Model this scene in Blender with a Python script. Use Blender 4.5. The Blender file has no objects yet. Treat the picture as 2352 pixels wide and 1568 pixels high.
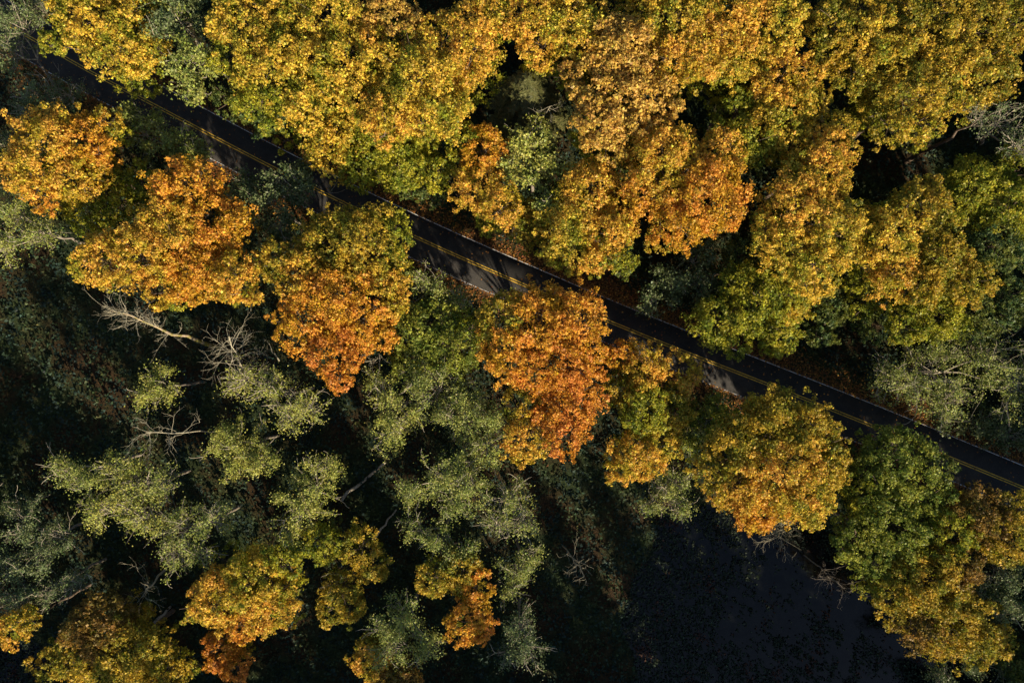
import bpy, math
import numpy as np

# ------------------------------------------------------------------ camera, light, exposure
scene = bpy.context.scene
CAM_H, GW = 110.0, 160.0            # drone height, metres of ground across the frame
cam_d = bpy.data.cameras.new('camera'); cam = bpy.data.objects.new('camera', cam_d)
scene.collection.objects.link(cam)
cam.location = (0, 0, CAM_H); cam.rotation_euler = (0, 0, 0)
cam_d.sensor_width = 36; cam_d.lens = 36 * CAM_H / GW
cam_d.clip_start = 1; cam_d.clip_end = 6000
scene.camera = cam

SUN_EL = math.radians(26)
SUN_AZ = math.atan2(0.45, -0.89)     # clockwise from +Y (picture top): low sun beyond the lower right
sdir = np.array([math.sin(SUN_AZ)*math.cos(SUN_EL), math.cos(SUN_AZ)*math.cos(SUN_EL), math.sin(SUN_EL)])
world = bpy.data.worlds.new('World'); scene.world = world; world.use_nodes = True
wn = world.node_tree.nodes; wl = world.node_tree.links
sky = wn.new('ShaderNodeTexSky'); sky.sky_type = 'NISHITA'; sky.sun_disc = False
sky.sun_elevation = SUN_EL; sky.sun_rotation = SUN_AZ
bg = wn['Background']; bg.inputs['Strength'].default_value = 0.08
wl.new(sky.outputs[0], bg.inputs['Color'])
sun_d = bpy.data.lights.new('sun', 'SUN'); sun_d.energy = 5.0; sun_d.angle = math.radians(0.6)
sun_d.color = (1.0, 0.84, 0.62)
sun = bpy.data.objects.new('sun', sun_d); scene.collection.objects.link(sun)
sun.location = (60, -120, 90)
from mathutils import Vector
sun.rotation_euler = Vector(sdir.tolist()).to_track_quat('Z', 'Y').to_euler()
vs = scene.view_settings
vs.view_transform = 'Standard'; vs.look = 'None'; vs.exposure = 1.0; vs.gamma = 1.0
vs.use_curve_mapping = False
scene.cycles.max_bounces = 6; scene.cycles.transmission_bounces = 4; scene.cycles.diffuse_bounces = 3

RNG = np.random.default_rng(11)
K = GW / 2352.0
def at(px, py, z=0.0):               # a spot of the photograph (2352 px wide) -> x, y at height z
    s = K * (CAM_H - z) / CAM_H
    return np.array([(px-1176)*s, -(py-784)*s])

# ------------------------------------------------------------------ materials
def new_mat(name):
    m = bpy.data.materials.new(name); m.use_nodes = True
    nt = m.node_tree; nt.nodes.clear()
    out = nt.nodes.new('ShaderNodeOutputMaterial')
    return m, nt, out
def ramp(nt, fac, stops):
    r = nt.nodes.new('ShaderNodeValToRGB')
    while len(r.color_ramp.elements) < len(stops): r.color_ramp.elements.new(0.5)
    for e, (p, c) in zip(r.color_ramp.elements, stops):
        e.position = p; e.color = (*c, 1)
    nt.links.new(fac, r.inputs[0]); return r.outputs[0]
def noise(nt, scale, detail=4, rough=0.6, coord=None):
    n = nt.nodes.new('ShaderNodeTexNoise')
    n.inputs['Scale'].default_value = scale; n.inputs['Detail'].default_value = detail
    n.inputs['Roughness'].default_value = rough
    if coord is None:
        g = nt.nodes.new('ShaderNodeNewGeometry'); coord = g.outputs['Position']
    nt.links.new(coord, n.inputs['Vector'])
    return n.outputs['Fac']
def principled(nt, out, rough=0.8, spec=0.3):
    b = nt.nodes.new('ShaderNodeBsdfPrincipled')
    b.inputs['Roughness'].default_value = rough; b.inputs['Specular IOR Level'].default_value = spec
    nt.links.new(b.outputs[0], out.inputs['Surface']); return b
def bump(nt, b, h, strength=0.5, dist=0.1):
    n = nt.nodes.new('ShaderNodeBump'); n.inputs['Strength'].default_value = strength
    n.inputs['Distance'].default_value = dist
    nt.links.new(h, n.inputs['Height']); nt.links.new(n.outputs[0], b.inputs['Normal'])
def mix(nt, fac, a, b):
    m = nt.nodes.new('ShaderNodeMix'); m.data_type = 'RGBA'
    if isinstance(fac, float): m.inputs[0].default_value = fac
    else: nt.links.new(fac, m.inputs[0])
    for i, v in ((6, a), (7, b)):
        if isinstance(v, tuple): m.inputs[i].default_value = (*v, 1)
        else: nt.links.new(v, m.inputs[i])
    return m.outputs[2]

def leaf_material(name, transl, gloss, rough):
    m, nt, out = new_mat(name)
    a = nt.nodes.new('ShaderNodeAttribute'); a.attribute_name = 'leaf_colour'
    d = nt.nodes.new('ShaderNodeBsdfDiffuse'); t = nt.nodes.new('ShaderNodeBsdfTranslucent')
    g = nt.nodes.new('ShaderNodeBsdfGlossy'); g.inputs['Roughness'].default_value = rough
    g.inputs['Color'].default_value = (1, 1, 1, 1)
    nt.links.new(a.outputs['Color'], d.inputs['Color']); nt.links.new(a.outputs['Color'], t.inputs['Color'])
    m1 = nt.nodes.new('ShaderNodeMixShader'); m1.inputs[0].default_value = transl
    nt.links.new(d.outputs[0], m1.inputs[1]); nt.links.new(t.outputs[0], m1.inputs[2])
    m2 = nt.nodes.new('ShaderNodeMixShader'); m2.inputs[0].default_value = gloss
    nt.links.new(m1.outputs[0], m2.inputs[1]); nt.links.new(g.outputs[0], m2.inputs[2])
    nt.links.new(m2.outputs[0], out.inputs['Surface'])
    return m
MAPLE = leaf_material('maple_leaves', 0.42, 0.012, 0.5)
ALDER = leaf_material('alder_leaves', 0.25, 0.018, 0.5)
NEEDLE = leaf_material('needles', 0.12, 0.012, 0.5)
BRUSH = leaf_material('undergrowth_leaves', 0.22, 0.008, 0.6)

def bark_material(name, c1, c2, moss=None):
    m, nt, out = new_mat(name); b = principled(nt, out, 0.9, 0.15)
    n = noise(nt, 3.0, 6, 0.7); col = ramp(nt, n, [(0.35, c1), (0.65, c2)])
    if moss: col = mix(nt, ramp(nt, noise(nt, 1.1, 3), [(0.42, (0, 0, 0)), (0.58, (1, 1, 1))]), col, moss)
    nt.links.new(col, b.inputs['Base Color']); bump(nt, b, noise(nt, 9.0, 4), 0.7, 0.04)
    return m
BARK = bark_material('maple_bark', (0.07, 0.05, 0.035), (0.16, 0.12, 0.09))
PALE = bark_material('alder_bark', (0.22, 0.19, 0.14), (0.42, 0.37, 0.28))
DEAD = bark_material('dead_wood', (0.24, 0.22, 0.15), (0.42, 0.38, 0.27))
GREY = bark_material('grey_bark', (0.13, 0.11, 0.085), (0.24, 0.21, 0.17))
MOSSY = bark_material('mossy_bark', (0.22, 0.17, 0.11), (0.40, 0.32, 0.22), (0.17, 0.15, 0.03))

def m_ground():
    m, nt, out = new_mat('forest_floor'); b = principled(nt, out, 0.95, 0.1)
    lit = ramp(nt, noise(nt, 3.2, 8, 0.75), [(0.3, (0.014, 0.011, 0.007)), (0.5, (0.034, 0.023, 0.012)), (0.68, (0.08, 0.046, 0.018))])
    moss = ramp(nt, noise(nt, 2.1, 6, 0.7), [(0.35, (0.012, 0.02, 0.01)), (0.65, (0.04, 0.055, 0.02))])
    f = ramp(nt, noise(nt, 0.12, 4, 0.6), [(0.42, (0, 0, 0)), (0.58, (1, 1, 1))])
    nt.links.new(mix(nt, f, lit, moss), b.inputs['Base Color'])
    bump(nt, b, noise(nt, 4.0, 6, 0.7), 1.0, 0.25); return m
def m_asphalt():
    m, nt, out = new_mat('asphalt'); b = principled(nt, out, 0.85, 0.25)
    c = ramp(nt, noise(nt, 0.35, 10, 0.8), [(0.36, (0.026, 0.026, 0.027)), (0.64, (0.056, 0.052, 0.046))])
    g = ramp(nt, noise(nt, 14.0, 3, 0.6), [(0.35, (0.55, 0.55, 0.55)), (0.65, (1, 1, 1))])
    mm = nt.nodes.new('ShaderNodeMix'); mm.data_type = 'RGBA'; mm.blend_type = 'MULTIPLY'; mm.inputs[0].default_value = 1
    nt.links.new(c, mm.inputs[6]); nt.links.new(g, mm.inputs[7])
    nt.links.new(mm.outputs[2], b.inputs['Base Color']); bump(nt, b, noise(nt, 25.0, 3), 0.3, 0.02); return m
def m_paint(name, col):
    m, nt, out = new_mat(name); b = principled(nt, out, 0.7, 0.3)
    c = ramp(nt, noise(nt, 1.6, 6, 0.75), [(0.34, tuple(x*0.35 for x in col)), (0.52, col)])
    nt.links.new(c, b.inputs['Base Color']); return m
def m_water():
    m, nt, out = new_mat('pond_water'); b = principled(nt, out, 0.08, 0.2)
    c = ramp(nt, noise(nt, 0.7, 8, 0.75), [(0.38, (0.001, 0.0015, 0.002)), (0.62, (0.007, 0.008, 0.007))])
    nt.links.new(c, b.inputs['Base Color']); bump(nt, b, noise(nt, 1.3, 3), 0.12, 0.04); return m
GROUND, ASPHALT, WATER = m_ground(), m_asphalt(), m_water()
YPAINT, WPAINT = m_paint('yellow_paint', (0.66, 0.42, 0.04)), m_paint('white_paint', (0.5, 0.5, 0.49))

# ------------------------------------------------------------------ mesh helpers
def mesh_obj(name, v, f, mat, parent=None, colours=None, smooth=False):
    """v (n,3), f (m,k) all faces of one size"""
    me = bpy.data.meshes.new(name)
    v = np.ascontiguousarray(v, dtype=np.float32); f = np.ascontiguousarray(f, dtype=np.int32)
    k = f.shape[1]
    me.vertices.add(len(v)); me.vertices.foreach_set('co', v.ravel())
    me.loops.add(f.size); me.loops.foreach_set('vertex_index', f.ravel())
    me.polygons.add(len(f)); me.polygons.foreach_set('loop_start', np.arange(0, f.size, k, dtype=np.int32))
    if smooth: me.polygons.foreach_set('use_smooth', np.ones(len(f), dtype=bool))
    me.materials.append(mat)
    if colours is not None:
        a = me.attributes.new('leaf_colour', 'FLOAT_COLOR', 'FACE')
        c = np.ones((len(f), 4), dtype=np.float32); c[:, :3] = colours
        a.data.foreach_set('color', c.ravel())
    me.update(calc_edges=True)
    o = bpy.data.objects.new(name, me); scene.collection.objects.link(o)
    if parent: o.parent = parent
    return o

def unit(a): return a / (np.linalg.norm(a, axis=-1, keepdims=True) + 1e-9)
def rand_dirs(n): return unit(RNG.normal(size=(n, 3)))

class Tubes:
    def __init__(s): s.v = []; s.f = []; s.n = 0
    def add(s, pts, rad, k=4):
        pts = np.asarray(pts, float); rad = np.asarray(rad, float); n = len(pts)
        t = np.gradient(pts, axis=0); t = unit(t)
        ref = np.array([0.31, 0.77, 0.55]); a = unit(np.cross(t, ref)); b = np.cross(t, a)
        ang = np.arange(k) * 2*np.pi/k
        ring = a[:, None]*np.cos(ang)[None, :, None] + b[:, None]*np.sin(ang)[None, :, None]
        s.v.append((pts[:, None] + ring*rad[:, None, None]).reshape(-1, 3))
        i = np.arange(n-1)[:, None]*k; j = np.arange(k)[None]; j2 = (j+1) % k
        q = np.stack([i+j, i+j2, i+k+j2, i+k+j], -1).reshape(-1, 4)
        s.f.append(q + s.n); s.n += n*k
    def build(s, name, mat, parent=None):
        return mesh_obj(name, np.concatenate(s.v), np.concatenate(s.f), mat, parent, smooth=True)

def curve(a, b, n=5, wob=0.1, sag=0.0):
    a = np.asarray(a, float); b = np.asarray(b, float)
    t = np.linspace(0, 1, n)[:, None]; L = np.linalg.norm(b-a)
    w = RNG.normal(size=(n, 3))*wob*L; w[0] = 0; w *= np.sin(t*np.pi*0.6)
    p = a + (b-a)*t + w; p[:, 2] += sag*L*np.sin(t[:, 0]*np.pi)
    return p

_ph = RNG.uniform(0, 6.28, size=(9,)); _kv = unit(RNG.normal(size=(9, 3)))
def blotch(p, scale):                # smooth value noise, about -1..1
    s = np.zeros(len(p))
    for i in range(9):
        s += np.sin(p @ _kv[i] * (2*np.pi/scale) * (0.6+0.17*i) + _ph[i])
    return s / 4.5

def leaves(pos, nrm, size, elong=1.0, along=None):
    n = len(pos); nrm = unit(nrm)
    t = unit(np.cross(nrm, rand_dirs(n) if along is None else np.cross(along, nrm))); b = np.cross(nrm, t)
    s = (size * RNG.uniform(0.7, 1.3, n))[:, None]
    v = np.stack([pos + t*s*0.62*elong, pos - t*s*0.4*elong + b*s*0.52, pos - t*s*0.4*elong - b*s*0.52], 1).reshape(-1, 3)
    return v, np.arange(3*n).reshape(-1, 3)

# ------------------------------------------------------------------ road course, ponds, ground height
road_px = [(-420, -190), (-120, -22), (185, 153), (336, 232), (648, 396), (962, 548), (1251, 675), (1406, 741),
           (1570, 807), (1831, 909), (2066, 1003), (2348, 1119), (2700, 1262), (3100, 1425)]
rp = np.array([at(*p) for p in road_px])
def catmull(p, n=12):
    out = []
    for i in range(1, len(p)-2):
        for t in np.linspace(0, 1, n, endpoint=False):
            a, b, c, d = p[i-1], p[i], p[i+1], p[i+2]
            out.append(0.5*((2*b)+(c-a)*t+(2*a-5*b+4*c-d)*t*t+(3*b-a-3*c+d)*t**3))
    out.append(p[-2]); return np.array(out)
e0 = rp[0] + (rp[0]-rp[1])*3; e1 = rp[-1] + (rp[-1]-rp[-2])*3
rp = np.vstack([e0, rp, e1])
RC = catmull(np.vstack([rp[0]*2-rp[1], rp, rp[-1]*2-rp[-2]]))
for _ in range(6): RC[1:-1] = 0.25*RC[:-2] + 0.5*RC[1:-1] + 0.25*RC[2:]
RT = unit(np.gradient(RC, axis=0)); RN = np.stack([-RT[:, 1], RT[:, 0]], 1)    # RN points to picture top
def road_sd(xy):                     # signed distance from the centre line, + above
    xy = np.atleast_2d(xy); out = np.empty(len(xy))
    for i in range(0, len(xy), 20000):
        q = xy[i:i+20000]
        d = ((q[:, None]-RC[None])**2).sum(-1); j = d.argmin(1)
        out[i:i+20000] = np.sqrt(d.min(1))*np.sign(((q-RC[j])*RN[j]).sum(1))
    return out
ponds_px = {'a': [(1470, 1330), (1500, 1260), (1540, 1180), (1620, 1140), (1760, 1190), (1900, 1220), (1990, 1300), (2060, 1400),
            (2180, 1470), (2300, 1540), (2310, 1640), (2250, 1950), (1750, 2000), (1420, 1800), (1440, 1600), (1450, 1450)],
            'b': [(-160, 1540), (-60, 1480), (60, 1470), (120, 1500), (90, 1570), (160, 1680), (60, 1780), (-140, 1700)]}
ponds = {k: np.array([at(*p) for p in v]) for k, v in ponds_px.items()}
def poly_sd(xy, poly):               # negative inside
    d = np.full(len(xy), 1e9); ins = np.zeros(len(xy), bool); n = len(poly)
    for i in range(n):
        a, b = poly[i], poly[(i+1) % n]; ab = b-a
        t = np.clip(((xy-a) @ ab)/(ab @ ab), 0, 1)
        d = np.minimum(d, np.linalg.norm(xy-(a+t[:, None]*ab), axis=1))
        c = (a[1] > xy[:, 1]) != (b[1] > xy[:, 1])
        xi = (b[0]-a[0])*(xy[:, 1]-a[1])/((b[1]-a[1]) if abs(b[1]-a[1]) > 1e-9 else 1e-9)+a[0]
        ins ^= c & (xy[:, 0] < xi)
    return np.where(ins, -d, d)
def sstep(x): x = np.clip(x, 0, 1); return x*x*(3-2*x)
def pond_sd(xy):
    q = np.hstack([xy, np.zeros((len(xy), 1))]); w = blotch(q, 14)*1.6
    return np.minimum(poly_sd(xy, ponds['a']), poly_sd(xy, ponds['b'])) + w
def height(xy):
    xy = np.atleast_2d(xy); q = np.hstack([xy, np.zeros((len(xy), 1))])
    h = blotch(q, 30)*0.45 + blotch(q*1.3+7, 8)*0.12
    r = np.abs(road_sd(xy)); h *= sstep((r-4.5)/6); h -= 0.06*(1-sstep((r-4)/1.5))
    far = sstep((np.abs(xy).max(1)-140)/40); h *= 1-far
    p = pond_sd(xy)
    return h*sstep(p/5+0.2) - 1.3*sstep(-p/4+0.5)*(1-far)
def gz(x, y): return float(height(np.array([[x, y]]))[0])

def kind(o, k): o['kind'] = k; return o
# ground sheet
gx = np.concatenate([[-2500, -1200, -600, -320], np.linspace(-180, 180, 161), [320, 600, 1200, 2500]])
X, Y = np.meshgrid(gx, gx); XY = np.stack([X.ravel(), Y.ravel()], 1)
Z = height(XY); n = len(gx)
ii, jj = np.meshgrid(np.arange(n-1), np.arange(n-1)); b0 = (jj*n+ii).ravel()
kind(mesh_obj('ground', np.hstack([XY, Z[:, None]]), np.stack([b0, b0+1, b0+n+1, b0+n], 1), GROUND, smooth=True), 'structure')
# water sheets
for k, p in ponds.items():
    c = p.mean(0); rings = np.vstack([c, c+(p-c)*1.25]); m_ = len(p)
    v = np.hstack([rings, np.full((m_+1, 1), -0.55)])
    f = np.array([[0, 1+i, 1+(i+1) % m_] for i in range(m_)])
    kind(mesh_obj('pond', v, f, WATER), 'structure')
# road
def ribbon(name, o0, o1, z, mat, parent=None, thick=None, rag=0.0):
    m_ = len(RC); j0 = RNG.normal(size=m_)*rag; j1 = RNG.normal(size=m_)*rag
    L = RC+RN*(o0+j0)[:, None] if rag else RC+RN*o0
    R = RC+RN*(o1+j1)[:, None] if rag else RC+RN*o1
    zz = np.full((m_, 1), z)
    v = np.vstack([np.hstack([L, zz]), np.hstack([R, zz])]); i = np.arange(m_-1)
    f = [np.stack([i, i+1, i+m_+1, i+m_], 1)]
    if thick:
        v = np.vstack([v, v-[0, 0, thick]])
        f += [np.stack([i, i+2*m_, i+1+2*m_, i+1], 1), np.stack([i+m_, i+m_+1, i+3*m_+1, i+3*m_], 1)]
    return mesh_obj(name, v, np.vstack(f), mat, parent)
road = kind(ribbon('road', 3.65, -3.65, 0.03, ASPHALT, None, 0.25, 0.05), 'structure')
for nm, o, w, mt in (('yellow_line', 0.17, 0.065, YPAINT), ('yellow_line', -0.17, 0.065, YPAINT),
                     ('white_line', 3.2, 0.06, WPAINT), ('white_line', -3.25, 0.06, WPAINT)):
    ribbon(nm, o+w, o-w, 0.036, mt, road)

# ------------------------------------------------------------------ trees
PAL = {  # two leaf colours each
 'Y': ((0.67, 0.435, 0.050), (0.21, 0.23, 0.018)), 'YO': ((0.70, 0.38, 0.055), (0.34, 0.275, 0.020)),
 'O': ((0.66, 0.295, 0.040), (0.44, 0.27, 0.016)), 'R': ((0.62, 0.245, 0.045), (0.50, 0.24, 0.018)),
 'P': ((0.60, 0.37, 0.075), (0.40, 0.27, 0.045)), 'YG': ((0.38, 0.34, 0.026), (0.14, 0.18, 0.016)),
 'L': ((0.27, 0.28, 0.035), (0.11, 0.155, 0.022)), 'D': ((0.065, 0.11, 0.034), (0.15, 0.165, 0.024)),
 'G': ((0.48, 0.32, 0.032), (0.17, 0.18, 0.016)), 'B': ((0.25, 0.14, 0.026), (0.15, 0.115, 0.018)),
 'A': ((0.25, 0.265, 0.055), (0.15, 0.19, 0.038)), 'AY': ((0.32, 0.315, 0.06), (0.20, 0.23, 0.04)),
 'AD': ((0.125, 0.155, 0.055), (0.085, 0.12, 0.042)),
}
def tint(p, pal, seed, jit=0.3):
    a, b = np.array(PAL[pal][0]), np.array(PAL[pal][1])
    t = np.clip(0.46 + 0.55*blotch(p+seed, 4.6) + 0.3*blotch(p+seed*3, 1.7) + RNG.normal(size=len(p))*0.24, 0, 1)[:, None]
    c = a*(1-t) + b*t
    c = c*np.exp(RNG.normal(size=(len(p), 1))*jit)*np.exp(RNG.normal(size=(len(p), 3))*[0.03, 0.08, 0.12])
    return np.clip(c, 0.003, 0.85)

def root(name, xy, label, cat, group=None, z=None):
    e = bpy.data.objects.new(name, None); scene.collection.objects.link(e)
    e.location = (xy[0], xy[1], gz(*xy) - 0.1 if z is None else z); e.empty_display_size = 0.5
    e['label'] = label; e['category'] = cat
    if group: e['group'] = group
    return e
def free_base(xy):
    xy = np.array(xy, float)
    for _ in range(8):
        d = road_sd(xy)[0]
        if abs(d) < 6.0:
            j = ((RC-xy)**2).sum(1).argmin(); xy = xy + RN[j]*(np.sign(d) if d else 1)*(6.1-abs(d))
    return xy
def lobes_of(circles, h, flat=0.85):
    out = []
    rmax = max(c[2] for c in circles)
    for c in circles:
        px, py, r = c[:3]
        zt = h*(1 - 0.16*(1-r/rmax)) + RNG.uniform(-0.6, 0.3)
        for _ in range(3):
            z = zt - 0.8*r*K*0.85; R = r*K*(CAM_H-z)/CAM_H; z = zt-R*flat*0.9
        x, y = at(px, py, z); out.append((np.array([x, y, z]), R, c[3] if len(c) > 3 else None))
    return out
def fib_dirs(n):
    i = np.arange(n)+0.5; z = 1-2*i/n; a = i*2.399963 + RNG.uniform(0, 6)
    r = np.sqrt(1-z*z); return unit(np.stack([r*np.cos(a), r*np.sin(a), z], 1)+RNG.normal(size=(n, 3))*0.12)

STAT = {'leaf': 0}
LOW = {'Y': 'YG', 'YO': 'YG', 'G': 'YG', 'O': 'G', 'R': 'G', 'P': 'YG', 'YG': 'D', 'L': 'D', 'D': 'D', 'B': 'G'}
def satellites(lb, pal, skirt=2):
    out = []
    for c, R, p in lb:
        d0 = abs(road_sd(c[:2])[0]); out.append((c, R*(1.04 if d0 > 10 else 0.98), p, 1.0))
        for _ in range(4 if R > 2.4 else 2):
            a = RNG.uniform(0, 6.28); d = unit(np.array([math.cos(a), math.sin(a), RNG.uniform(-0.35, 0.55)]))
            q = c+d*R*RNG.uniform(0.72, 0.95); d1 = abs(road_sd(q[:2])[0])
            if d1 < 6 and d1 < d0: continue
            out.append((q, R*RNG.uniform(0.26, 0.44), p, 1.0))
        for _ in range(skirt):         # lower boughs, less turned
            a = RNG.uniform(0, 6.28); q = c+np.array([math.cos(a), math.sin(a), 0])*R*RNG.uniform(0.35, 0.75)
            q[2] = max(2.5, c[2]-R*RNG.uniform(0.9, 1.4)); r = R*RNG.uniform(0.6, 0.85)
            if abs(road_sd(q[:2])[0]) < r+3.2: continue
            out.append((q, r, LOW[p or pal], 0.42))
    return out
def maple(h, pal, circles, label, dens=1.0, leaf=0.215, base=None, name='maple_tree', skirt=2):
    lb = satellites(lobes_of(circles, h), pal, skirt)
    w = np.array([l[1]**2 for l in lb]); cen = sum(l[0]*q for l, q in zip(lb, w))/w.sum()
    bxy = free_base(cen[:2]*0.97 if base is None else at(*base)); rt = root(name, bxy, label, 'tree', 'autumn maples')
    org = np.array(rt.location)
    P, N, C = [], [], []; br = Tubes(); tr = Tubes()
    fork = np.array([bxy[0]*0.45+cen[0]*0.55, bxy[1]*0.45+cen[1]*0.55, org[2]+h*0.42])
    tp = curve([bxy[0], bxy[1], org[2]], fork, 6, 0.02)
    r0 = 0.016*h+0.06
    tr.add(tp-org, r0*np.array([1.35, 1.0, 0.92, 0.85, 0.8, 0.72]), 8)
    seed = RNG.uniform(-50, 50, 3)
    for ci, (c, R, lp, dn) in enumerate(lb):
        br.add(curve(fork, c+[0, 0, -0.2*R], 6, 0.05, 0.05)-org, np.linspace(0.55, 0.2, 6)*r0*min(1, 0.25+R/5), 5)
        npf = int(7.4*R*R*dn)+7
        dirs = fib_dirs(npf); dirs = dirs[dirs[:, 2] > -0.4]
        pr = np.clip(RNG.uniform(0.10, 0.27, len(dirs))*R, 0.36, 0.95)
        wob = 1 + 0.2*blotch(dirs*R+seed, 3.2)
        rad = (R*wob-pr*0.5)*RNG.uniform(0.64, 1.08, len(dirs))
        sp = RNG.random(len(dirs)) < 0.1; pr[sp] = RNG.uniform(0.3, 0.55, sp.sum()); rad[sp] = R*wob[sp]*RNG.uniform(1.0, 1.26, sp.sum())
        pc = c + dirs*rad[:, None]*[1, 1, 0.82]
        keep = blotch(pc+seed*2, 2.6) > -0.58
        for cj, (c2, R2, _, dn2) in enumerate(lb):
            if cj != ci and dn2 == 1.0: keep &= np.linalg.norm((pc-c2)/[1, 1, 0.82], axis=1) > R2*0.74
        pc, pr, dirs = pc[keep], pr[keep], dirs[keep]
        for k in range(0, len(pc), 5):
            br.add(curve(c+[0, 0, -0.2*R]+RNG.normal(size=3)*0.2, pc[k], 4, 0.08)-org, np.linspace(0.09, 0.025, 4), 3)
        if not len(pc): continue
        mk = (62*dens*pr**2).astype(int)+8; m = int(mk.sum()); L = 3
        dk = np.repeat(dirs, mk, 0); prk = np.repeat(pr, mk)
        d = unit(rand_dirs(m)+dk*0.45+[0, 0, 0.3])
        tc = np.repeat(pc, mk, 0) + d*(prk*RNG.uniform(0.15, 1.5, m))[:, None]*[1, 1, 0.75]
        off = rand_dirs(m*L); dd = np.repeat(d, L, 0)
        off -= dd*((off*dd).sum(1, keepdims=True))*0.75
        pos = np.repeat(tc, L, 0) + off*(leaf*RNG.uniform(0.3, 1.4, m*L))[:, None]
        P.append(pos); N.append(dd*0.4 + np.array([0, 0, 0.45]) + off*0.4 + rand_dirs(m*L)*0.75)
        C.append(tint(pos, lp or pal, seed))
    P = np.concatenate(P); N = np.concatenate(N); C = np.concatenate(C); STAT['leaf'] += len(P)
    v, f = leaves(P-org, N, leaf*np.exp(RNG.normal(size=len(P))*0.22))
    tr.build('trunk', BARK, rt); br.build('branches', BARK, rt)
    kind(mesh_obj('crown', v, f, MAPLE, rt, C), 'stuff')
    return rt

def twig(T, a, d, L, r, lvl, tips, org, k=3, wob=0.12):
    n = 5; p = [a]; dd = d
    for i in range(n-1):
        dd = unit(dd + RNG.normal(size=3)*wob*1.6 + [0, 0, 0.05]); p.append(p[-1]+dd*L/(n-1))
    p = np.array(p); T.add(p-org, np.linspace(r, r*0.4, n), k)
    tips.extend(p[1:])
    if lvl > 0:
        for _ in range(RNG.integers(2, 5)):
            i = RNG.integers(1, n); q = unit(unit(p[min(i, n-1)]-p[i-1]) + rand_dirs(1)[0]*0.9)
            twig(T, p[i], q, L*RNG.uniform(0.4, 0.65), r*0.6, lvl-1, tips, org, k, wob)

def alder(h, pal, circles, label, dens=1.0, leaf=0.18, twigs=1.0, base=None, bark=None, trunk_r=None, name='alder_tree'):
    lb = lobes_of(circles, h, 0.9)
    w = np.array([l[1]**2 for l in lb]); cen = sum(l[0]*q for l, q in zip(lb, w))/w.sum()
    bxy = free_base(cen[:2]*0.97 if base is None else at(*base)); rt = root(name, bxy, label, 'tree', 'grey-green alders')
    org = np.array(rt.location); r0 = trunk_r or 0.011*h+0.05
    tr, br = Tubes(), Tubes(); P, N, C = [], [], []; seed = RNG.uniform(-50, 50, 3)
    fork = np.array([bxy[0]*0.4+cen[0]*0.6, bxy[1]*0.4+cen[1]*0.6, org[2]+h*0.5])
    tr.add(curve([bxy[0], bxy[1], org[2]], fork, 6, 0.02)-org, r0*np.linspace(1.25, 0.7, 6), 7)
    for c, R, lp in lb:
        ax = unit(c-fork)
        br.add(curve(fork, c+ax*R*0.5, 6, 0.05)-org, r0*np.linspace(0.6, 0.15, 6), 5)
        nt_ = int((12+2.4*R)*max(1, twigs)) ; tips = []
        for _ in range(nt_):
            d = unit(rand_dirs(1)[0]*1.0+[0, 0, 0.55]+ax*0.25)
            s = c + rand_dirs(1)[0]*R*0.25 - [0, 0, R*0.2]
            big = RNG.random() < 0.28
            twig(br, s, d, R*RNG.uniform(0.6, 1.0)*(1.25 if big else 0.95), 0.08 if big else 0.045, 1, tips, org, 3)
        tips = np.array(tips); dt = np.linalg.norm((tips-c)/R, axis=1); tips = tips[(dt > 0.35) & (dt < 1.3)]
        m = int(190*dens*R*R)
        if m:
            wt = np.clip(0.45+0.9*blotch(tips+seed, 2.4), 0.03, 2)*RNG.exponential(size=len(tips)); q = tips[RNG.choice(len(tips), m, p=wt/wt.sum())]
            pos = q + RNG.normal(size=(m, 3))*RNG.choice([0.16, 0.3, 0.55], (m, 1))
            P.append(pos); N.append(rand_dirs(m)*0.8+[0, 0, 0.5]+unit(pos-c)*0.4); C.append(tint(pos, lp or pal, seed, 0.2))
    tr.build('trunk', bark or GREY, rt); br.build('branches', PALE if bark is None else bark, rt)
    if P:
        P = np.concatenate(P); N = np.concatenate(N); C = np.concatenate(C); STAT['leaf'] += len(P)
        v, f = leaves(P-org, N, leaf, 1.15); kind(mesh_obj('crown', v, f, ALDER, rt, C), 'stuff')
    return rt

def snag(base, top, zt, label, spread=2.2, n=16, lo=0.55, r0=0.3, bark=None, tipL=None, group='bare dead trees'):
    """dead leafless tree: base and top as spots of the photograph, zt the height of its top"""
    b = at(*base); t = at(*top, zt); z0 = gz(*b)-0.1
    rt = root('bare_tree', b, label, 'tree', group); org = np.array([b[0], b[1], z0]); rt.location = org
    tr, br = Tubes(), Tubes(); tp = curve(org, [t[0], t[1], zt], 9, 0.012)
    tr.add(tp-org, np.linspace(r0, 0.05, 9), 7); ax = unit(tp[-1]-tp[0])
    tr.build('trunk', bark or DEAD, rt)
    for i in range(n):
        br = Tubes(); f = RNG.uniform(lo, 1.0); k = f*8; j = min(int(k), 7); s = tp[j]+(tp[j+1]-tp[j])*(k-j)
        d = unit(rand_dirs(1)[0]*1.1 + ax*0.5 + [0, 0, 0.1])
        twig(br, s, d, spread*RNG.uniform(0.6, 1.2), 0.046*(1.25-f*0.6), 2, [], org, 3, 0.13)
        br.build('branch', GREY if bark is GREY else DEAD, rt)
    return rt

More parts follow.
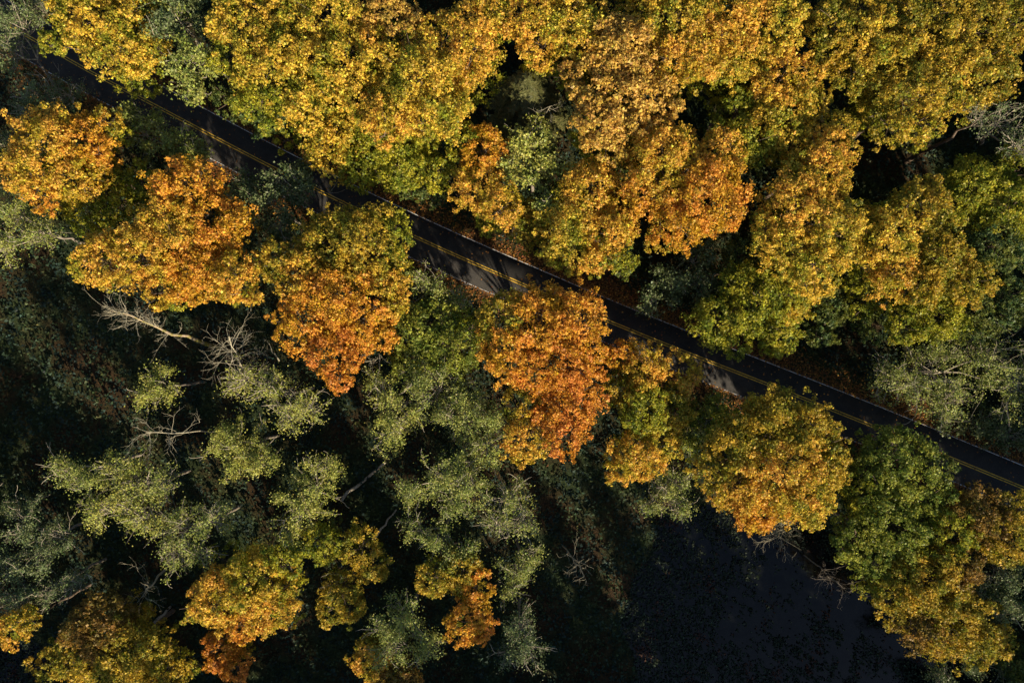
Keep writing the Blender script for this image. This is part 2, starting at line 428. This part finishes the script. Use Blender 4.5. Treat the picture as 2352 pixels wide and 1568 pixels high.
def conifer(xy, h, r, label, group=None, nb=150, name='conifer_tree', cols=((0.05, 0.075, 0.03), (0.085, 0.10, 0.04))):
    rt = root(name, xy, label, 'tree', group); org = np.array(rt.location)
    tr, br = Tubes(), Tubes(); tr.add(np.array([[0, 0, 0], [0.1, 0, h*0.5], [0, 0, h]]), [0.4, 0.25, 0.04], 8)
    P, N, C, TG = [], [], [], []
    for i in range(nb):
        f = (i+0.5)/nb; z = h*(0.14+0.85*f); L = r*(1-f)**0.75*RNG.uniform(0.8, 1.1)+0.35
        a = i*2.399+RNG.normal()*0.2; d = np.array([math.cos(a), math.sin(a), 0.0])
        t = np.linspace(0, 1, 6)[:, None]
        p = np.array([0, 0, z])+d*t*L+np.array([0, 0, 1])*(0.12*t-0.35*t*t)*L
        br.add(p, np.linspace(0.07, 0.02, 6), 3)
        m = int(46*L)+12; s = RNG.random(m)**0.7; side = np.array([-d[1], d[0], 0])
        q = np.stack([np.interp(s, t[:, 0], p[:, k]) for k in range(3)], 1)
        w = (RNG.uniform(-1, 1, m)*0.30*L*(1.1-s*0.75))
        q = q+side*w[:, None]+d*(np.abs(w)*0.5)[:, None]+[0, 0, 1]*(-np.abs(w)*0.25+RNG.normal(size=m)*0.05)[:, None]
        P.append(q); N.append(np.array([0, 0, 1.0])+d*0.3+rand_dirs(m)*0.3)
        TG.append(d+side*np.sign(w)[:, None]*0.9+rand_dirs(m)*0.25)
    P = np.concatenate(P); N = np.concatenate(N)
    t = RNG.random((len(P), 1)); C = (np.array(cols[0])*(1-t)+np.array(cols[1])*t)*np.exp(RNG.normal(size=(len(P), 1))*0.2)
    STAT['leaf'] += len(P)
    v, f = leaves(P, N, 0.27, 2.1, np.concatenate(TG))
    tr.build('trunk', BARK, rt); br.build('branches', BARK, rt); kind(mesh_obj('crown', v, f, NEEDLE, rt, C), 'stuff')
    return rt

TREES = []
def M(*a, **k): TREES.append(maple(*a, **k))
def A(*a, **k): TREES.append(alder(*a, **k))
# --- above the road, left to right
M(20, 'Y', [(235, 60, 88), (300, 110, 72), (165, 30, 55), (260, 130, 50), (320, 40, 60), (120, 105, 32, 'YG')], 'bright yellow maple above the road in the top left corner')
M(13, 'YG', [(315, 190, 36), (345, 165, 30), (345, 205, 20)], 'low olive-yellow maple branch hanging over the yellow line near the top left', base=(350, 150))
A(19, 'A', [(420, 60, 75, 'AD'), (440, 150, 62), (395, 10, 60), (455, 205, 36)], 'green leafy alder between two yellow maples at the top left', dens=1.5, leaf=0.24)
A(14, 'AD', [(45, 60, 70), (25, 130, 50), (90, 20, 45)], 'dim grey alder filling the extreme top left corner')
M(21, 'Y', [(560, 60, 80), (620, 150, 92), (690, 230, 72), (600, 235, 60, 'YG'), (650, 40, 60), (540, 130, 50, 'YG')], 'broad yellow-green maple beside the leafy alder at upper left')
M(22, 'Y', [(760, 50, 78), (790, 150, 78), (715, 120, 50), (830, 220, 55)], 'tall yellow maple at the top edge left of the peach-tinted crown')
M(22, 'YO', [(890, 30, 58, 'P'), (930, 85, 45, 'P'), (860, 95, 40)], 'peach-orange maple crown at the top edge with thin leaves')
M(23, 'YO', [(960, 185, 98, 'Y'), (1060, 125, 85), (890, 265, 62), (1000, 250, 68, 'Y'), (1085, 50, 55), (1010, 80, 50)], 'brightest golden maple left of the dark conifer at upper centre')
M(16, 'YG', [(770, 330, 76, 'Y'), (865, 335, 68), (930, 385, 58), (830, 395, 46), (960, 320, 50), (750, 270, 45), (1000, 400, 45)], 'shaded olive maple leaning over the upper edge of the road')
M(12, 'D', [(570, 250, 40), (610, 290, 32), (520, 230, 34), (655, 320, 30, 'YG')], 'small dark green maple at the road edge below the broad yellow-green maple')
M(18, 'O', [(1110, 345, 52), (1100, 430, 58, 'YO'), (1060, 320, 38, 'YG'), (1150, 480, 50, 'YO')], 'narrow orange maple below the golden maple at upper centre')
A(17, 'AY', [(1215, 340, 55), (1190, 400, 48), (1265, 380, 45), (1260, 470, 42, 'A'), (1240, 310, 40)], 'lime-green alder directly below the dark conifer', dens=1.9, leaf=0.26)
M(22, 'YO', [(1220, 40, 68), (1305, 50, 78, 'Y'), (1250, 105, 50), (1170, 30, 45, 'Y'), (1350, 110, 40)], 'golden maple at the top edge above the dark conifer')
M(22, 'P', [(1420, 120, 78), (1375, 195, 58), (1450, 225, 78), (1385, 285, 62), (1505, 235, 48), (1400, 335, 35), (1320, 170, 35)], 'thin tan-brown maple showing its twigs right of the dark conifer', dens=0.72, leaf=0.28)
M(23, 'YO', [(1545, 40, 85, 'Y'), (1600, 110, 78), (1475, 25, 50), (1540, 140, 50)], 'yellow maple at the top edge just right of the thin tan maple')
M(22, 'Y', [(1700, 45, 86, 'YO'), (1785, 55, 68), (1660, 140, 56), (1720, 125, 50), (1640, 20, 50)], 'dense golden maple at the top edge right of centre')
M(20, 'YO', [(1795, 175, 56), (1850, 170, 34), (1755, 200, 32)], 'small amber maple crown ringed by dark gaps at upper right')
M(21, 'G', [(1935, 70, 78), (2010, 110, 76, 'Y'), (1900, 130, 46), (1980, 20, 55), (1960, 170, 45)], 'dull gold maple at the top edge between amber crown and corner')
M(22, 'G', [(2130, 60, 96), (2235, 60, 78), (2330, 50, 60), (2180, 10, 60)], 'wide bronze maple in the top right corner')
M(21, 'Y', [(2080, 220, 86, 'G'), (2180, 180, 84, 'Y'), (2265, 180, 62, 'G'), (2045, 290, 42, 'G'), (2110, 280, 44)], 'gold maple above the dark gap with a bare trunk at upper right')
M(19, 'YG', [(1780, 275, 78, 'Y'), (1840, 235, 50, 'G'), (1720, 330, 56), (1690, 260, 44), (1820, 330, 50, 'Y')], 'olive-yellow maple between the big orange crown and the dark gap')
M(20, 'YO', [(1905, 355, 56), (1885, 425, 56), (1930, 295, 38, 'G'), (1840, 410, 46, 'Y')], 'amber maple on the left rim of the dark gap at right')
M(22, 'O', [(1520, 380, 86, 'YO'), (1620, 440, 86), (1560, 520, 58), (1480, 440, 48), (1655, 355, 52, 'YO'), (1665, 500, 36)], 'big orange maple crown above the road right of centre')
M(19, 'YO', [(1350, 440, 66), (1300, 520, 76, 'Y'), (1400, 540, 62), (1310, 590, 46, 'Y'), (1420, 590, 40, 'YG'), (1360, 600, 36)], 'golden maple at the road verge below the tan maple')
M(15, 'G', [(1185, 490, 48), (1215, 530, 40), (1130, 490, 40, 'YG')], 'low gold maple at the leaf-strewn verge above the road centre')
A(11, 'AD', [(1540, 640, 56), (1600, 600, 50), (1500, 690, 34), (1610, 660, 42)], 'dark blue-green shrub-like alder by the road under the big orange crown', dens=1.5, leaf=0.24)
M(21, 'Y', [(1830, 480, 74, 'YO'), (1900, 530, 68), (1800, 570, 60), (1870, 620, 58, 'Y'), (1945, 500, 40, 'G'), (1770, 520, 44)], 'large yellow maple right of the big orange crown')
M(16, 'YG', [(1740, 690, 84), (1655, 745, 66), (1820, 680, 58, 'Y'), (1785, 765, 52), (1700, 640, 40), (1690, 790, 36)], 'yellow-green maple hanging over the upper white line at right')
M(20, 'G', [(2035, 545, 76, 'Y'), (2110, 490, 66), (2160, 590, 66), (2050, 630, 56, 'YO'), (2225, 650, 50), (2120, 660, 46)], 'gold maple right of the large yellow maple at middle right')
M(18, 'YG', [(2230, 430, 66), (2315, 480, 76), (2335, 400, 56), (2180, 480, 40), (2280, 560, 60, 'D')], 'dim olive maple on the right edge below the dark gap')
M(15, 'D', [(2150, 720, 64, 'YG'), (2230, 730, 56), (2080, 740, 46, 'YG'), (2310, 690, 56)], 'dark green maple above the twiggy alder at the right')
M(11, 'D', [(1905, 715, 44), (1880, 770, 30), (1870, 660, 36)], 'small dark green maple tucked under the yellow-green maple')
A(15, 'A', [(2130, 850, 86), (2250, 820, 94), (2330, 880, 78), (2050, 870, 56), (2180, 910, 60)], 'wide twiggy grey alder beside the road at the right edge', dens=0.9, twigs=1.5)
A(20, 'AD', [(2290, 270, 56), (2335, 340, 44), (2240, 250, 34)], 'thin twiggy alder at the right edge beside the dark gap', dens=0.5, twigs=1.3, base=(2250, 330))
A(7, 'AD', [(2250, 970, 50), (2320, 1000, 50), (2180, 960, 36)], 'low dark alder thicket by the upper white line at lower right', dens=1.2, leaf=0.24)
TREES.append(conifer(at(1205, 275), 18, 6.2, 'dark green conifer among yellow maples at upper centre', None, 120, cols=((0.065, 0.075, 0.024), (0.12, 0.115, 0.04))))
M(14, 'YG', [(1690, 230, 42), (1640, 205, 30), (1735, 235, 28)], 'low olive maple in the gap left of the amber crown at upper right', skirt=1)
M(12, 'D', [(1445, 370, 36), (1450, 325, 28)], 'small dark green maple in the gap below the tan maple', skirt=1)
M(12, 'D', [(1705, 585, 40), (1685, 640, 34)], 'dark green maple in the gap right of the big orange crown', skirt=1)
M(11, 'YG', [(1985, 690, 44), (2010, 755, 36, 'D'), (1960, 640, 30)], 'low olive maple in the dark gap right of the yellow-green maple', skirt=1)
# --- below the road, left to right
A(14, 'AD', [(120, 228, 58), (60, 250, 55), (165, 225, 36), (40, 330, 36)], 'dim twiggy alder left of the road near the left edge', twigs=1.3)
M(19, 'O', [(130, 340, 86, 'YO'), (205, 325, 64), (80, 390, 66, 'YO'), (180, 410, 56, 'YO'), (100, 445, 40), (250, 280, 38, 'G')], 'orange maple at the left edge below the dim alder')
A(13, 'A', [(340, 310, 50), (410, 330, 54), (305, 270, 32), (450, 350, 36)], 'blue-grey alder along the lower road edge right of the leftmost orange maple', dens=1.5, leaf=0.24)
A(14, 'A', [(40, 490, 58), (90, 540, 46), (15, 570, 44)], 'grey-green alder on the left edge below the orange maple', twigs=1.3)
M(13, 'YG', [(200, 490, 48), (265, 460, 52), (330, 425, 44), (240, 400, 40)], 'shaded olive maple between the two left orange maples')
M(20, 'O', [(430, 440, 76), (395, 540, 86, 'YO'), (500, 520, 66, 'O'), (320, 590, 64, 'YO'), (245, 600, 62, 'YO'), (195, 605, 34, 'Y'), (450, 620, 66), (540, 640, 56, 'YO'), (375, 670, 38, 'YO')],
  'wide spreading orange maple left of centre with an arm reaching left')
A(13, 'AD', [(620, 450, 58), (690, 430, 54), (640, 520, 56), (560, 440, 42)], 'blue-green alder covering the road below the long straight stretch', dens=1.5, leaf=0.24)
M(19, 'G', [(830, 560, 92), (760, 560, 74), (895, 540, 56, 'YG'), (700, 630, 66, 'YO'), (880, 620, 56), (640, 600, 44)], 'golden maple overhanging the lower road edge left of centre')
M(19, 'O', [(800, 690, 90), (870, 680, 60, 'YO'), (700, 750, 60), (770, 810, 58, 'R'), (778, 878, 30, 'R'), (720, 680, 60), (850, 760, 50)], 'orange maple tapering down to a point left of centre', skirt=0)
A(14, 'A', [(1000, 660, 50), (960, 640, 34), (1050, 690, 36)], 'small grey alder at the lower road edge near the picture centre', twigs=1.3)
M(15, 'L', [(960, 760, 60), (1015, 730, 48), (1040, 800, 60), (950, 830, 44), (1080, 760, 44, 'YG')], 'lime-green maple between the two large orange maples', skirt=0)
M(21, 'R', [(1240, 755, 96, 'O'), (1320, 735, 70, 'O'), (1165, 735, 64, 'G'), (1175, 810, 64, 'O'), (1290, 835, 70), (1345, 790, 46, 'O'), (1230, 850, 50)], 'fiery orange maple overhanging the road at the picture centre', skirt=0)
M(18, 'R', [(1315, 925, 66), (1300, 1000, 48), (1350, 890, 42), (1270, 960, 46)], 'rusty orange maple just below the fiery central crown', skirt=0)
M(16, 'G', [(1210, 1005, 54, 'YO'), (1195, 930, 42)], 'small golden maple below the central orange crowns', skirt=0)
A(16, 'AY', [(890, 930, 58), (910, 990, 58), (870, 880, 42), (940, 950, 40)], 'sunlit grey alder below the tapering orange maple')
A(16, 'A', [(1000, 890, 66), (1060, 920, 50), (960, 870, 40), (1030, 960, 40)], 'dense grey-green alder below the lime-green maple', dens=1.4)
A(16, 'A', [(1110, 960, 56), (1120, 1025, 44), (1080, 1000, 36)], 'feathery grey alder left of the small golden maple', dens=1.5, leaf=0.18)
M(15, 'YO', [(1480, 845, 56), (1560, 850, 44), (1430, 815, 42, 'O'), (1480, 940, 56, 'YG'), (1540, 950, 50, 'G'), (1430, 900, 40, 'G')], 'patchy orange and green maple right of the fiery central crown')
M(14, 'YO', [(1460, 1045, 56), (1515, 1010, 48, 'Y'), (1420, 1080, 26)], 'yellow maple standing over the left end of the dark pond')
A(13, 'A', [(1545, 1110, 48), (1500, 1155, 36), (1560, 1165, 32)], 'thin pale alder leaning over the pond beside the yellow maple', twigs=1.3)
A(10, 'L', [(1590, 960, 40), (1570, 1010, 36), (1640, 930, 34)], 'small green alder squeezed between two maples at the lower road edge', dens=1.6, leaf=0.24)
M(20, 'G', [(1770, 975, 88), (1690, 1020, 66), (1850, 1000, 76), (1890, 1075, 56), (1790, 1080, 96, 'YO'), (1700, 1110, 66, 'YO'), (1745, 1165, 54, 'O'), (1850, 1150, 58, 'Y'), (1640, 1080, 44)],
  'large round gold and orange maple between the road and the pond')
M(17, 'D', [(2050, 1060, 84, 'L'), (2115, 1120, 66, 'L'), (1985, 1120, 54, 'YG'), (2150, 1080, 46)], 'mid-green maple at the lower road edge right of the round gold maple')
M(17, 'L', [(2040, 1200, 74), (1970, 1235, 56), (2000, 1290, 40), (2080, 1260, 50, 'YG')], 'lime-green maple on the right shore of the pond')
M(18, 'G', [(2250, 1180, 66, 'B'), (2310, 1235, 60), (2190, 1220, 50, 'YG'), (2330, 1160, 40)], 'brownish olive maple by the road in the lower right')
M(18, 'G', [(2120, 1330, 84), (2050, 1360, 54), (2180, 1420, 84), (2110, 1440, 50, 'B'), (2250, 1460, 56), (2200, 1300, 56, 'B')], 'dull gold maple on the right bank of the dark pond')
A(16, 'AD', [(2290, 1320, 60), (2330, 1400, 56), (2260, 1390, 46)], 'dark feathery alder on the right edge below the brownish maple', dens=1.5)
A(11, 'AD', [(2230, 1530, 40), (2310, 1520, 50), (2160, 1555, 34)], 'dark low alder in the bottom right corner', dens=1.2)
# lower left wood
A(15, 'AY', [(560, 1030, 66), (515, 1010, 46), (600, 1060, 44)], 'bright sage-green alder in the lower left wood', dens=1.6)
A(14, 'AY', [(375, 885, 52), (340, 905, 34)], 'small round green alder below the long dead trunk', dens=1.5)
A(17, 'AY', [(560, 870, 50), (620, 890, 58), (700, 935, 56), (660, 950, 46)], 'half-bare straw-coloured alder right of the leafless dead tree', dens=0.7, twigs=1.8)
A(16, 'A', [(150, 1075, 42), (200, 1100, 46)], 'small dim alder left of the broad alder in the lower left', dens=1.3)
A(17, 'AY', [(310, 1110, 74), (235, 1170, 54), (375, 1110, 46, 'A'), (330, 1180, 60), (270, 1080, 44)], 'broad olive alder with pale limbs in the lower left', twigs=1.3)
A(17, 'A', [(420, 1215, 64), (490, 1185, 50), (400, 1270, 50), (460, 1270, 40)], 'open grey alder with bare lower twigs in the lower left', twigs=1.7, dens=0.8)
A(16, 'AY', [(720, 1110, 58), (690, 1170, 64), (665, 1220, 42), (750, 1070, 36)], 'olive alder alone between dark gaps at lower centre left', dens=1.1)
A(18, 'A', [(1010, 1090, 66), (1075, 1110, 58), (945, 1130, 40), (1040, 1150, 44)], 'large grey-green alder below the picture centre', dens=1.2)
A(17, 'A', [(1170, 1150, 52), (1195, 1200, 38), (1140, 1200, 38)], 'twiggy alder right of the large grey-green alder below centre', twigs=1.8, dens=0.7)
A(16, 'A', [(1010, 1235, 58), (1060, 1270, 44), (960, 1215, 36)], 'grey-green alder above the small orange maple at bottom centre', dens=1.2)
A(15, 'A', [(1190, 1310, 50), (1215, 1270, 34), (1170, 1350, 34)], 'narrow alder right of the small orange maple at bottom centre')
A(15, 'AD', [(1190, 1435, 48), (1215, 1490, 48), (1170, 1500, 36)], 'dim alder by the pond at the bottom edge', twigs=1.3)
A(16, 'A', [(930, 1415, 58), (910, 1480, 58), (975, 1475, 46), (880, 1440, 36)], 'round sage alder left of the small orange maple at the bottom', dens=1.2)
A(14, 'AD', [(60, 1200, 58), (100, 1270, 56), (30, 1300, 50), (140, 1230, 40)], 'dark green alder on the left edge low down', dens=1.4)
A(14, 'AD', [(50, 1375, 50), (110, 1360, 46), (170, 1330, 40)], 'dim twiggy alder near the bottom left corner', dens=1.0, twigs=1.4)
M(16, 'YO', [(20, 1445, 38), (60, 1425, 30, 'G')], 'small amber maple on the left edge near the bottom')
M(18, 'Y', [(590, 1330, 72, 'Y'), (515, 1370, 66, 'YO'), (620, 1390, 56, 'YO'), (560, 1430, 40, 'O'), (655, 1290, 40, 'YG'), (460, 1400, 30)], 'bright yellow maple standing alone in the lower left wood')
M(14, 'G', [(830, 1255, 46), (790, 1370, 50), (855, 1300, 38), (760, 1400, 34), (735, 1250, 44, 'YG')], 'dim gold maple right of the bright lone yellow maple')
M(16, 'O', [(1060, 1310, 46, 'G'), (1080, 1415, 46), (995, 1330, 40, 'G'), (1095, 1350, 40), (1060, 1450, 30), (1110, 1440, 28, 'R')], 'small orange maple at bottom centre among grey alders')
M(11, 'R', [(510, 1490, 46), (545, 1530, 32)], 'small rust-coloured maple below the bright lone yellow maple')
M(16, 'G', [(240, 1440, 74, 'B'), (310, 1500, 76), (180, 1515, 56), (385, 1540, 46), (110, 1525, 34), (290, 1560, 50)], 'dull bronze maple at the bottom left beside the little pool')
M(13, 'B', [(860, 1520, 44, 'YO'), (920, 1555, 46), (840, 1480, 26, 'G')], 'brown-orange maple at the bottom edge below the sage alder')
# leafless trees
TREES += [
 snag((500, 800), (255, 712), 22.0, 'long mossy dead trunk with bare branches at the left', 2.9, 34, 0.5, 0.36, MOSSY),
 snag((585, 875), (525, 780), 18.0, 'pale bare tree standing right of the mossy dead trunk', 3.6, 26, 0.45, 0.2),
 snag((560, 985), (330, 992), 19.0, 'bare pale branch tree above the bright sage alder', 2.8, 13, 0.6, 0.14),
 snag((385, 1300), (325, 1370), 10.0, 'pale leafless tree with long curved limbs at lower left', 4.2, 7, 0.7, 0.22),
 snag((1290, 1250), (1335, 1310), 12.0, 'white leafless sapling on the left shore of the pond', 2.6, 9, 0.5, 0.12),
 snag((1765, 1180), (1790, 1230), 9.0, 'pale twiggy bare tree under the round gold maple at the pond', 3.3, 24, 0.5, 0.12),
 snag((1850, 1275), (1930, 1345), 10.0, 'ghostly bare tree in the pond near its right shore', 3.2, 12, 0.5, 0.12, GREY),
 snag((1255, 262), (1262, 250), 17.5, 'bare pinkish twigs rising through the dark conifer', 2.6, 5, 0.85, 0.12),
 snag((2080, 372), (2262, 272), 24.0, 'leaning brown trunk in the dark gap at upper right', 2.0, 4, 0.92, 0.42, BARK),
 snag((860, 1260), (800, 1330), 12.0, 'thin bare tree across the dim gold maple', 2.6, 7, 0.6, 0.12),
 snag((640, 830), (612, 780), 9.0, 'thin grey dead pole beneath the tapering orange maple', 0.6, 3, 0.8, 0.12),
 snag((850, 835), (862, 826), 15.0, 'bare white twigs beside the tapering orange maple', 2.6, 5, 0.8, 0.1),
]
# fallen logs
def log(a, b, r, label):
    p, q = at(*a), at(*b); n_ = 7; t = np.linspace(0, 1, n_)[:, None]; xy = p+(q-p)*t
    z = height(xy) + r*0.8 + 0.05; pts = np.hstack([xy+RNG.normal(size=(n_, 2))*0.08, z[:, None]])
    T = Tubes(); T.add(pts, np.linspace(r, r*0.6, n_), 8); o = T.build('fallen_log', PALE)
    o['label'] = label; o['category'] = 'log'; o['group'] = 'fallen logs'
log((785, 1145), (885, 1062), 0.28, 'pale fallen log between the lone olive alder and the alders below centre')
log((860, 1235), (910, 1170), 0.2, 'short pale log left of the grey alder above the small orange maple')
log((345, 1440), (395, 1390), 0.3, 'brown fallen log above the dull bronze maple at the bottom left')

# ------------------------------------------------------------------ trees beyond the frame (shared meshes)
def clone(src, xy, rz, sc, label, group):
    r = src.copy(); scene.collection.objects.link(r)
    r.location = (xy[0], xy[1], gz(*xy)-0.1); r.rotation_euler = (0, 0, rz); r.scale = (sc, sc, sc)
    r['label'] = label; r['group'] = group
    for ch in src.children:
        c = ch.copy(); scene.collection.objects.link(c); c.parent = r
    return r
maples = [t for t in TREES if t.name.startswith('maple')]; alders = [t for t in TREES if t.name.startswith('alder')]
fir = conifer((104, -40), 33, 6.0, 'tall dark fir added outside the picture frame for its shade', 'added shade firs outside the frame', 150, name='shade_fir')  # unseen firs, added to shade the pond and dim the lower and right edges
firs = [(x+RNG.uniform(-2, 2), -88-0.02*x+RNG.uniform(-3, 3)) for x in np.arange(22, 132, 7.5)]
firs += [(x+RNG.uniform(-2, 2), -80-0.02*x+RNG.uniform(-2, 2)) for x in np.arange(26, 124, 8)]
firs += [(x+RNG.uniform(-2, 2), -74+RNG.uniform(-3, 3)) for x in np.arange(-112, 16, 9)]
firs += [(x+RNG.uniform(-1, 1), -64+RNG.uniform(-2, 1)) for x in (80, 87, 95, 103)]
firs += [(90+RNG.uniform(-1, 2), y+RNG.uniform(-2, 2)) for y in np.arange(-52, 50, 8)]
firs += [(100+RNG.uniform(-3, 5), y+RNG.uniform(-2, 2)) for y in np.arange(-58, 34, 9)]
for x, y in firs:
    if abs(road_sd(np.array([x, y]))[0]) < 7: continue
    clone(fir, (x, y), RNG.uniform(0, 6), RNG.uniform(0.95, 1.2), 'tall dark fir added outside the picture frame for its shade', 'added shade firs outside the frame')
cells = []
for gx_ in np.arange(-128, 129, 11.5):
    for gy_ in np.arange(-104, 93, 11.5):
        p = np.array([gx_, gy_])+RNG.uniform(-3.5, 3.5, 2)
        s = 1.0*(CAM_H-14)/CAM_H
        if abs(p[0]) < 80*s+9.5 and abs(p[1]) < 53.3*s+9.5: continue
        if abs(road_sd(p)[0]) < 8.5 or pond_sd(p[None])[0] < 2: continue
        if any(np.hypot(p[0]-x, p[1]-y) < 7 for x, y in firs+[(104, -40)]): continue
        cells.append(p)
for p in cells:
    src = maples[RNG.integers(len(maples))] if (p[1] > -20 or RNG.random() < 0.4) else alders[RNG.integers(len(alders))]
    mp = src.name.startswith('maple')
    clone(src, p, RNG.uniform(0, 6.28), RNG.uniform(0.85, 1.05),
          'autumn maple of the wood outside the picture frame' if mp else 'grey alder of the wood outside the picture frame',
          'maples outside the frame' if mp else 'alders outside the frame')

# ------------------------------------------------------------------ undergrowth, litter, pond plants
def scatter_xy(n, hx=118, hy=92): return np.stack([RNG.uniform(-hx, hx, n), RNG.uniform(-hy, hy, n)], 1)
q = scatter_xy(290000, 104, 76)
rd = np.abs(road_sd(q)); ps = pond_sd(q)
q3 = np.hstack([q, np.zeros((len(q), 1))])
bush = blotch(q3+5, 9)*0.7 + blotch(q3+40, 4.2)*0.6 + blotch(q3+80, 2.1)*0.35
ok = (rd > 4.6+RNG.random(len(q))*2.2) & (ps > RNG.random(len(q))**2*-4.5+0.6) & (bush > -0.75+0.5*RNG.normal(size=len(q)))
q, rd, ps, bush, q3 = q[ok], rd[ok], ps[ok], bush[ok], q3[ok]
top = np.clip(0.5+bush*1.9, 0.12, 3.6)*np.clip((rd-4)/9, 0.12, 1)*np.clip(0.4+ps/8, 0.2, 1)
P = np.hstack([q, (height(q)+0.05+top*RNG.uniform(0.35, 1.0, len(q))**0.6)[:, None]])
N = rand_dirs(len(q))*0.75+[0, 0, 0.7]
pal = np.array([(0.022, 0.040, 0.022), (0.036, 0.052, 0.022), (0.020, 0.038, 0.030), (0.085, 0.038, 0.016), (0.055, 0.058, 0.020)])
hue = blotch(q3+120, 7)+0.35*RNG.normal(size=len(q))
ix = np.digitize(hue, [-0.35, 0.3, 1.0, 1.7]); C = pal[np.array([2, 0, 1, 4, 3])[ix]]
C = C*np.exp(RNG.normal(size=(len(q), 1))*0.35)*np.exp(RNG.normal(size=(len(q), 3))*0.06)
v, f = leaves(P, N, 0.36, 1.2)
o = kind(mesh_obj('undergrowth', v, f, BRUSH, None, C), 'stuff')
o['label'] = 'dark green shrubs and ferns covering the forest floor'; o['category'] = 'undergrowth'
# fallen leaves on the verges, a few on the asphalt
n = 52000; i = RNG.integers(0, len(RC), n); side = RNG.choice([-1, 1], n)
off = 3.24+np.abs(RNG.normal(size=n))*1.9; far = RNG.random(n) < 0.022; off[far] = RNG.uniform(0, 3.4, far.sum())
xy = RC[i]+RN[i]*(off*side)[:, None]+RT[i]*RNG.uniform(-1.6, 1.6, n)[:, None]
m = (np.abs(xy[:, 0]) < 105) & (np.abs(xy[:, 1]) < 80); xy = xy[m]
on = np.abs(road_sd(xy)) < 3.6
z = np.where(on, 0.05, height(xy)+0.05+RNG.random(len(xy))*0.12)
pos = np.hstack([xy, z[:, None]]); nn = np.array([0, 0, 1.0])+rand_dirs(len(pos))*np.where(on, 0.12, 0.5)[:, None]
lp = np.array([(0.16, 0.075, 0.022), (0.26, 0.12, 0.025), (0.09, 0.05, 0.02), (0.34, 0.18, 0.03), (0.20, 0.06, 0.02)])
col = lp[RNG.choice(5, len(pos), p=[0.34, 0.2, 0.28, 0.08, 0.1])]*np.exp(RNG.normal(size=(len(pos), 1))*0.3)
v, f = leaves(pos, nn, 0.24)
o = kind(mesh_obj('fallen_leaves', v, f, BRUSH, None, col), 'stuff')
o['label'] = 'brown and orange fallen leaves along both road edges'; o['category'] = 'leaves'
# sedge and weed standing in the ponds
q = scatter_xy(620000, 104, 92); ps = pond_sd(q); q = q[ps < 1.0]; ps = ps[ps < 1.0]
q3 = np.hstack([q, np.zeros((len(q), 1))])
w = blotch(q3+31, 11)*0.55+0.5*blotch(q3+3, 4.5)+0.45*blotch(q3+66, 1.9)+0.3*blotch(q3+90, 0.9)+RNG.normal(size=len(q))*0.22
bias = np.clip((at(1700, 0)[0]-q[:, 0])/26, -0.35, 0.55) + np.clip((-40-q[:, 1])/22, 0, 0.45) + np.clip(0.9+ps/5, 0, 0.9)
ok = w+bias > 0.15; q, q3 = q[ok], q3[ok]
P = np.hstack([q, (-0.53+np.abs(RNG.normal(size=len(q)))*0.16)[:, None]]); N = rand_dirs(len(q))*0.6+[0, 0, 0.7]
cw = np.where((blotch(q3+15, 6)+0.3*RNG.normal(size=len(q)) > 0.75)[:, None], np.array((0.05, 0.024, 0.015)), np.array((0.022, 0.033, 0.019)))
C = cw*np.exp(RNG.normal(size=(len(q), 1))*0.4)
v, f = leaves(P, N, 0.27, 1.4)
o = kind(mesh_obj('pond_weed', v, f, BRUSH, None, C), 'stuff')
o['label'] = 'dark weed and sedge standing in the shaded pond'; o['category'] = 'weed'
